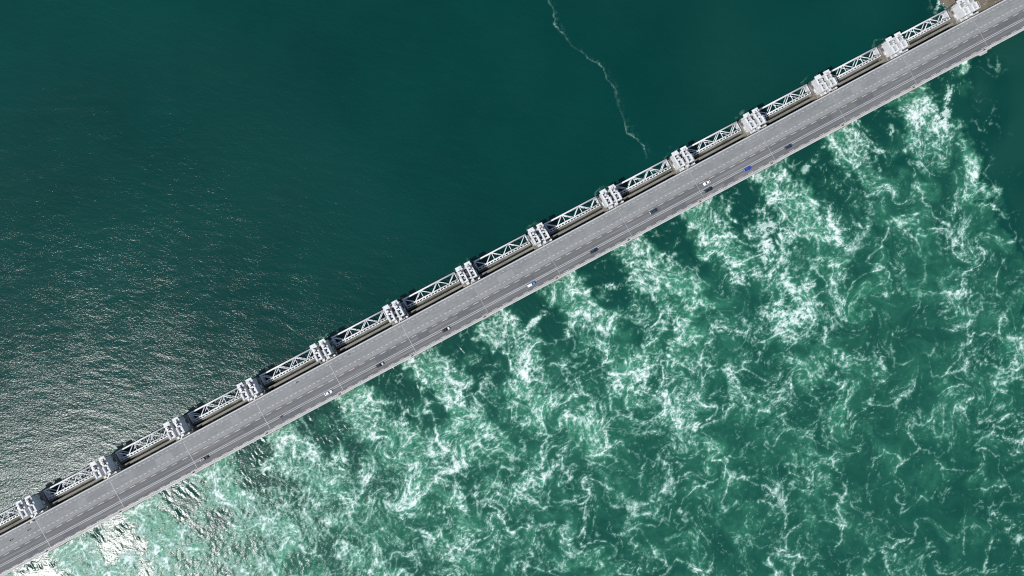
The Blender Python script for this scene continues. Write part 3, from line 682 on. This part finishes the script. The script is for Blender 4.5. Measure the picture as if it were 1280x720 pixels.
def skin(name, pts, edges, radii, m, parent):
    me = bpy.data.meshes.new(name); me.from_pydata(pts, edges, []); me.update(); me.materials.append(M[m] if isinstance(m, str) else m)
    o = bpy.data.objects.new(name, me); COL.objects.link(o); o.parent = parent
    sk = o.modifiers.new('skin', 'SKIN'); sk.use_smooth_shade = True
    if not me.skin_vertices: pass
    for i, r in enumerate(radii): me.skin_vertices[0].data[i].radius = (r, r)
    me.skin_vertices[0].data[0].use_root = True
    o.modifiers.new('sub', 'SUBSURF').levels = 1; o.modifiers['sub'].render_levels = 1
    return o
def person(loc, rz, label, jacket, trousers, hair, pose='stand', cat='person', group=None):
    root = thing('person', loc, rz, label, cat, group)
    if pose == 'ride':                                          # seated on a saddle, hands on the bars, facing +x
        P = [(-.20, 0, .95), (-.12, 0, 1.15), (.02, 0, 1.38), (.05, 0, 1.46), (.08, 0, 1.54), (.11, 0, 1.66), (.10, 0, 1.76)]
        legs = [[(-.18, s * .10, .93), (.18, s * .11, .78 if s > 0 else .66), (.02 if s > 0 else -.05, s * .11, .42 if s > 0 else .28), (.04, s * .11, .36 if s > 0 else .18), (.17, s * .12, .33 if s > 0 else .15)] for s in (-1, 1)]
        arms = [[(.0, s * .18, 1.36), (.18, s * .24, 1.16), (.40, s * .24, 1.06), (.46, s * .24, 1.04)] for s in (-1, 1)]
    else:
        P = [(0, 0, .94), (0, 0, 1.15), (0, 0, 1.38), (.01, 0, 1.47), (.02, 0, 1.55), (.03, 0, 1.66), (.02, 0, 1.76)]
        legs = [[(0, s * .10, .90), (s * .14, s * .10, .50), (s * .18 - .04, s * .10, .10), (s * .18 - .03, s * .10, .05), (s * .18 + .12, s * .11, .035)] for s in (-1, 1)]
        arms = [[(0, s * .18, 1.38), (-s * .06, s * .24, 1.10), (-s * .10 + .06, s * .25, .86), (-s * .10 + .1, s * .25, .78)] for s in (-1, 1)]
    pts, ed, rad = list(P), [(i, i + 1) for i in range(6)], [.14, .14, .16, .06, .06, .10, .075]
    for lg in legs:
        o = len(pts); pts += lg; ed += [(0, o)] + [(o + i, o + i + 1) for i in range(4)]; rad += [.09, .062, .045, .045, .035]
    for ar in arms:
        o = len(pts); pts += ar; ed += [(2, o)] + [(o + i, o + i + 1) for i in range(3)]; rad += [.06, .047, .036, .032]
        tip = Vector(ar[3]); dr = (tip - Vector(ar[2])).normalized(); h0 = o + 3
        for f in range(5):                                      # short fingers rooted in the palm
            q = tip + dr * (.07 if f else .03) + Vector((0, (f - 2) * .018, -.02)); pts.append(tuple(q)); ed.append((h0, len(pts) - 1)); rad.append(.009)
    skin('body', pts, ed, rad, 'skin', root)
    jp, je, jr = list(P[:3]), [(0, 1), (1, 2)], [.165, .165, .185]
    for ar in arms:
        o = len(jp); jp += ar[:3]; je += [(2, o), (o, o + 1), (o + 1, o + 2)]; jr += [.082, .066, .052]
    skin('jacket', jp, je, jr, jacket, root)
    tp, te, tr = [P[0]], [], [.16]
    for lg in legs:
        o = len(tp); tp += lg[:3]; te += [(0, o), (o, o + 1), (o + 1, o + 2)]; tr += [.115, .085, .065]
    skin('trousers', tp, te, tr, trousers, root)
    c = Vector(P[5]); n = 10                                    # hair or helmet: a shallow dome on the skull
    rings = [[(c.x + .118 * math.cos(e) * math.cos(t) - .01, c.y + .105 * math.cos(e) * math.sin(t), c.z + .02 + .12 * math.sin(e)) for t in np.linspace(0, 2 * math.pi, n + 1)[:-1]] for e in (-.1, .35, .8, 1.25)]
    MB().loft(rings).build('hair', hair, root, smooth=True)
    return root
def wheel_ring(c, R, r, n=18):
    m = MB(); p = [(c[0] + R * math.cos(t), c[1], c[2] + R * math.sin(t)) for t in np.linspace(0, 2 * math.pi, n + 1)]
    for i in range(n): m.tube(p[i], p[i + 1], r, 5)
    for i in range(0, n, 2): m.tube(c, p[i], .006, 3)
    return m
def bicycle(loc, rz, label):
    root = thing('bicycle', loc, rz, label, 'bicycle', 'bicycles on the service road')
    wheel_ring((-.52, 0, .34), .33, .022).build('wheel', 'rubber', root); wheel_ring((.53, 0, .34), .33, .022).build('wheel', 'rubber', root)
    f = MB()
    for a, b in (((-.52, 0, .34), (-.06, 0, .30)), ((-.06, 0, .30), (-.18, 0, .84)), ((-.18, 0, .84), (-.52, 0, .34)), ((-.06, 0, .30), (.38, 0, .78)), ((-.17, 0, .76), (.36, 0, .84)), ((.36, 0, .84), (.53, 0, .34)), ((.36, 0, .84), (.36, 0, 1.0))): f.tube(a, b, .02, 6)
    f.build('frame', 'dark', root)
    MB().tube((.40, -.26, 1.02), (.40, .26, 1.02), .018, 6).build('handlebar', 'galv', root)
    MB().box(-.32, -.06, -.08, .08, .84, .90).build('saddle', 'rubber', root, bevel=.02)
    MB().tube((-.06, -.16, .30), (-.06, .16, .30), .03, 6).build('pedal', 'dark', root)
cloth = {n: mat(n + ' cloth', c, .9) for n, c in dict(black=(.012, .012, .014), navy=(.015, .02, .05), white=(.75, .75, .75), grey=(.12, .12, .13), denim=(.03, .05, .10)).items()}
def on_deck(px, py, z=.01):
    u, v = uv_of(*ground(px, py, ZD + .9)); return W(u, v, ZD + z)
for px, py, hd, jk, where in ((35.3, 662.8, 1, 'black', 'nearest to the first tower at the left'), (13.2, 675.5, 1, 'black', 'nearer the left edge'), (370.7, 478.3, -1, 'navy', 'below the fifth tower from the left')):
    p = on_deck(px, py)
    bicycle(p, TH + (0 if hd > 0 else math.pi), 'bicycle on the service road ' + where)
    person(p, TH + (0 if hd > 0 else math.pi), 'cyclist in dark clothes on the service road ' + where, cloth[jk], cloth['black'], cloth['black'], 'ride', 'person', 'people on the bridge')
person(on_deck(435.5, 443.4), TH, 'lone walker in dark clothes on the light service road', cloth['grey'], cloth['black'], cloth['black'], 'stand', 'person', 'people on the bridge')
person(on_deck(33.6, 654.6), TH, 'walker in a white jacket by the kerb near the first tower', cloth['white'], cloth['denim'], cloth['black'], 'stand', 'person', 'people on the bridge')
person(on_deck(37.0, 653.8), TH + 2, 'walker in black beside the white jacket near the first tower', cloth['black'], cloth['black'], cloth['grey'], 'stand', 'person', 'people on the bridge')
p = on_deck(39.4, 652.3)
o = thing('cabinet', p, TH, 'small cream cabinet on the kerb side near the first tower', 'cabinet')
MB().box(-.7, .7, -.35, .35, .1, 1.1).build('housing', 'cream', o, bevel=.04); MB().box(-.76, .76, -.42, .42, 1.1, 1.18).build('lid', 'cream', o); MB().box(-.6, .6, -.3, .3, 0, .099).build('plinth', 'dark', o)
# a motorcycle and its rider in the near lane
p = on_deck(351.2, 521.2)
o = thing('motorcycle', p, TH, 'black motorcycle in the near lane between two cars', 'motorcycle', 'vehicles on the bridge')
for c_ in (-.72, .72):
    w_ = MB().tube((c_, -.08, .32), (c_, .08, .32), .32, 16).build('wheel', 'rubber', o); MB().tube((c_, -.085, .32), (c_, .085, .32), .17, 10).build('rim', 'galv', w_)
MB().loft([[(-.55, -.12, .45), (-.55, .12, .45), (-.55, .1, .62), (-.55, -.1, .62)], [(0, -.18, .25), (0, .18, .25), (0, .16, .78), (0, -.16, .78)], [(.4, -.18, .42), (.4, .18, .42), (.4, .14, .95), (.4, -.14, .95)], [(.72, -.12, .62), (.72, .12, .62), (.66, .1, 1.0), (.66, -.1, 1.0)]]).build('fairing', paint('motorcycle black', BLK), o, bevel=.03)
MB().loft([[(-.75, -.1, .72), (-.75, .1, .72), (-.75, .08, .84), (-.75, -.08, .84)], [(-.05, -.16, .70), (-.05, .16, .70), (-.05, .12, .80), (-.05, -.12, .80)]]).build('saddle', 'rubber', o)
MB().tube((.42, -.38, 1.02), (.42, .38, 1.02), .02, 6).build('handlebar', 'dark', o)
MB().tube((.55, 0, .98), (.72, 0, .32), .04, 6).build('fork', 'galv', o)
person(p + Vector((0, 0, -.06)), TH, 'rider in black on the motorcycle in the near lane', cloth['black'], cloth['black'], cloth['black'], 'ride', 'person', 'people on the bridge')
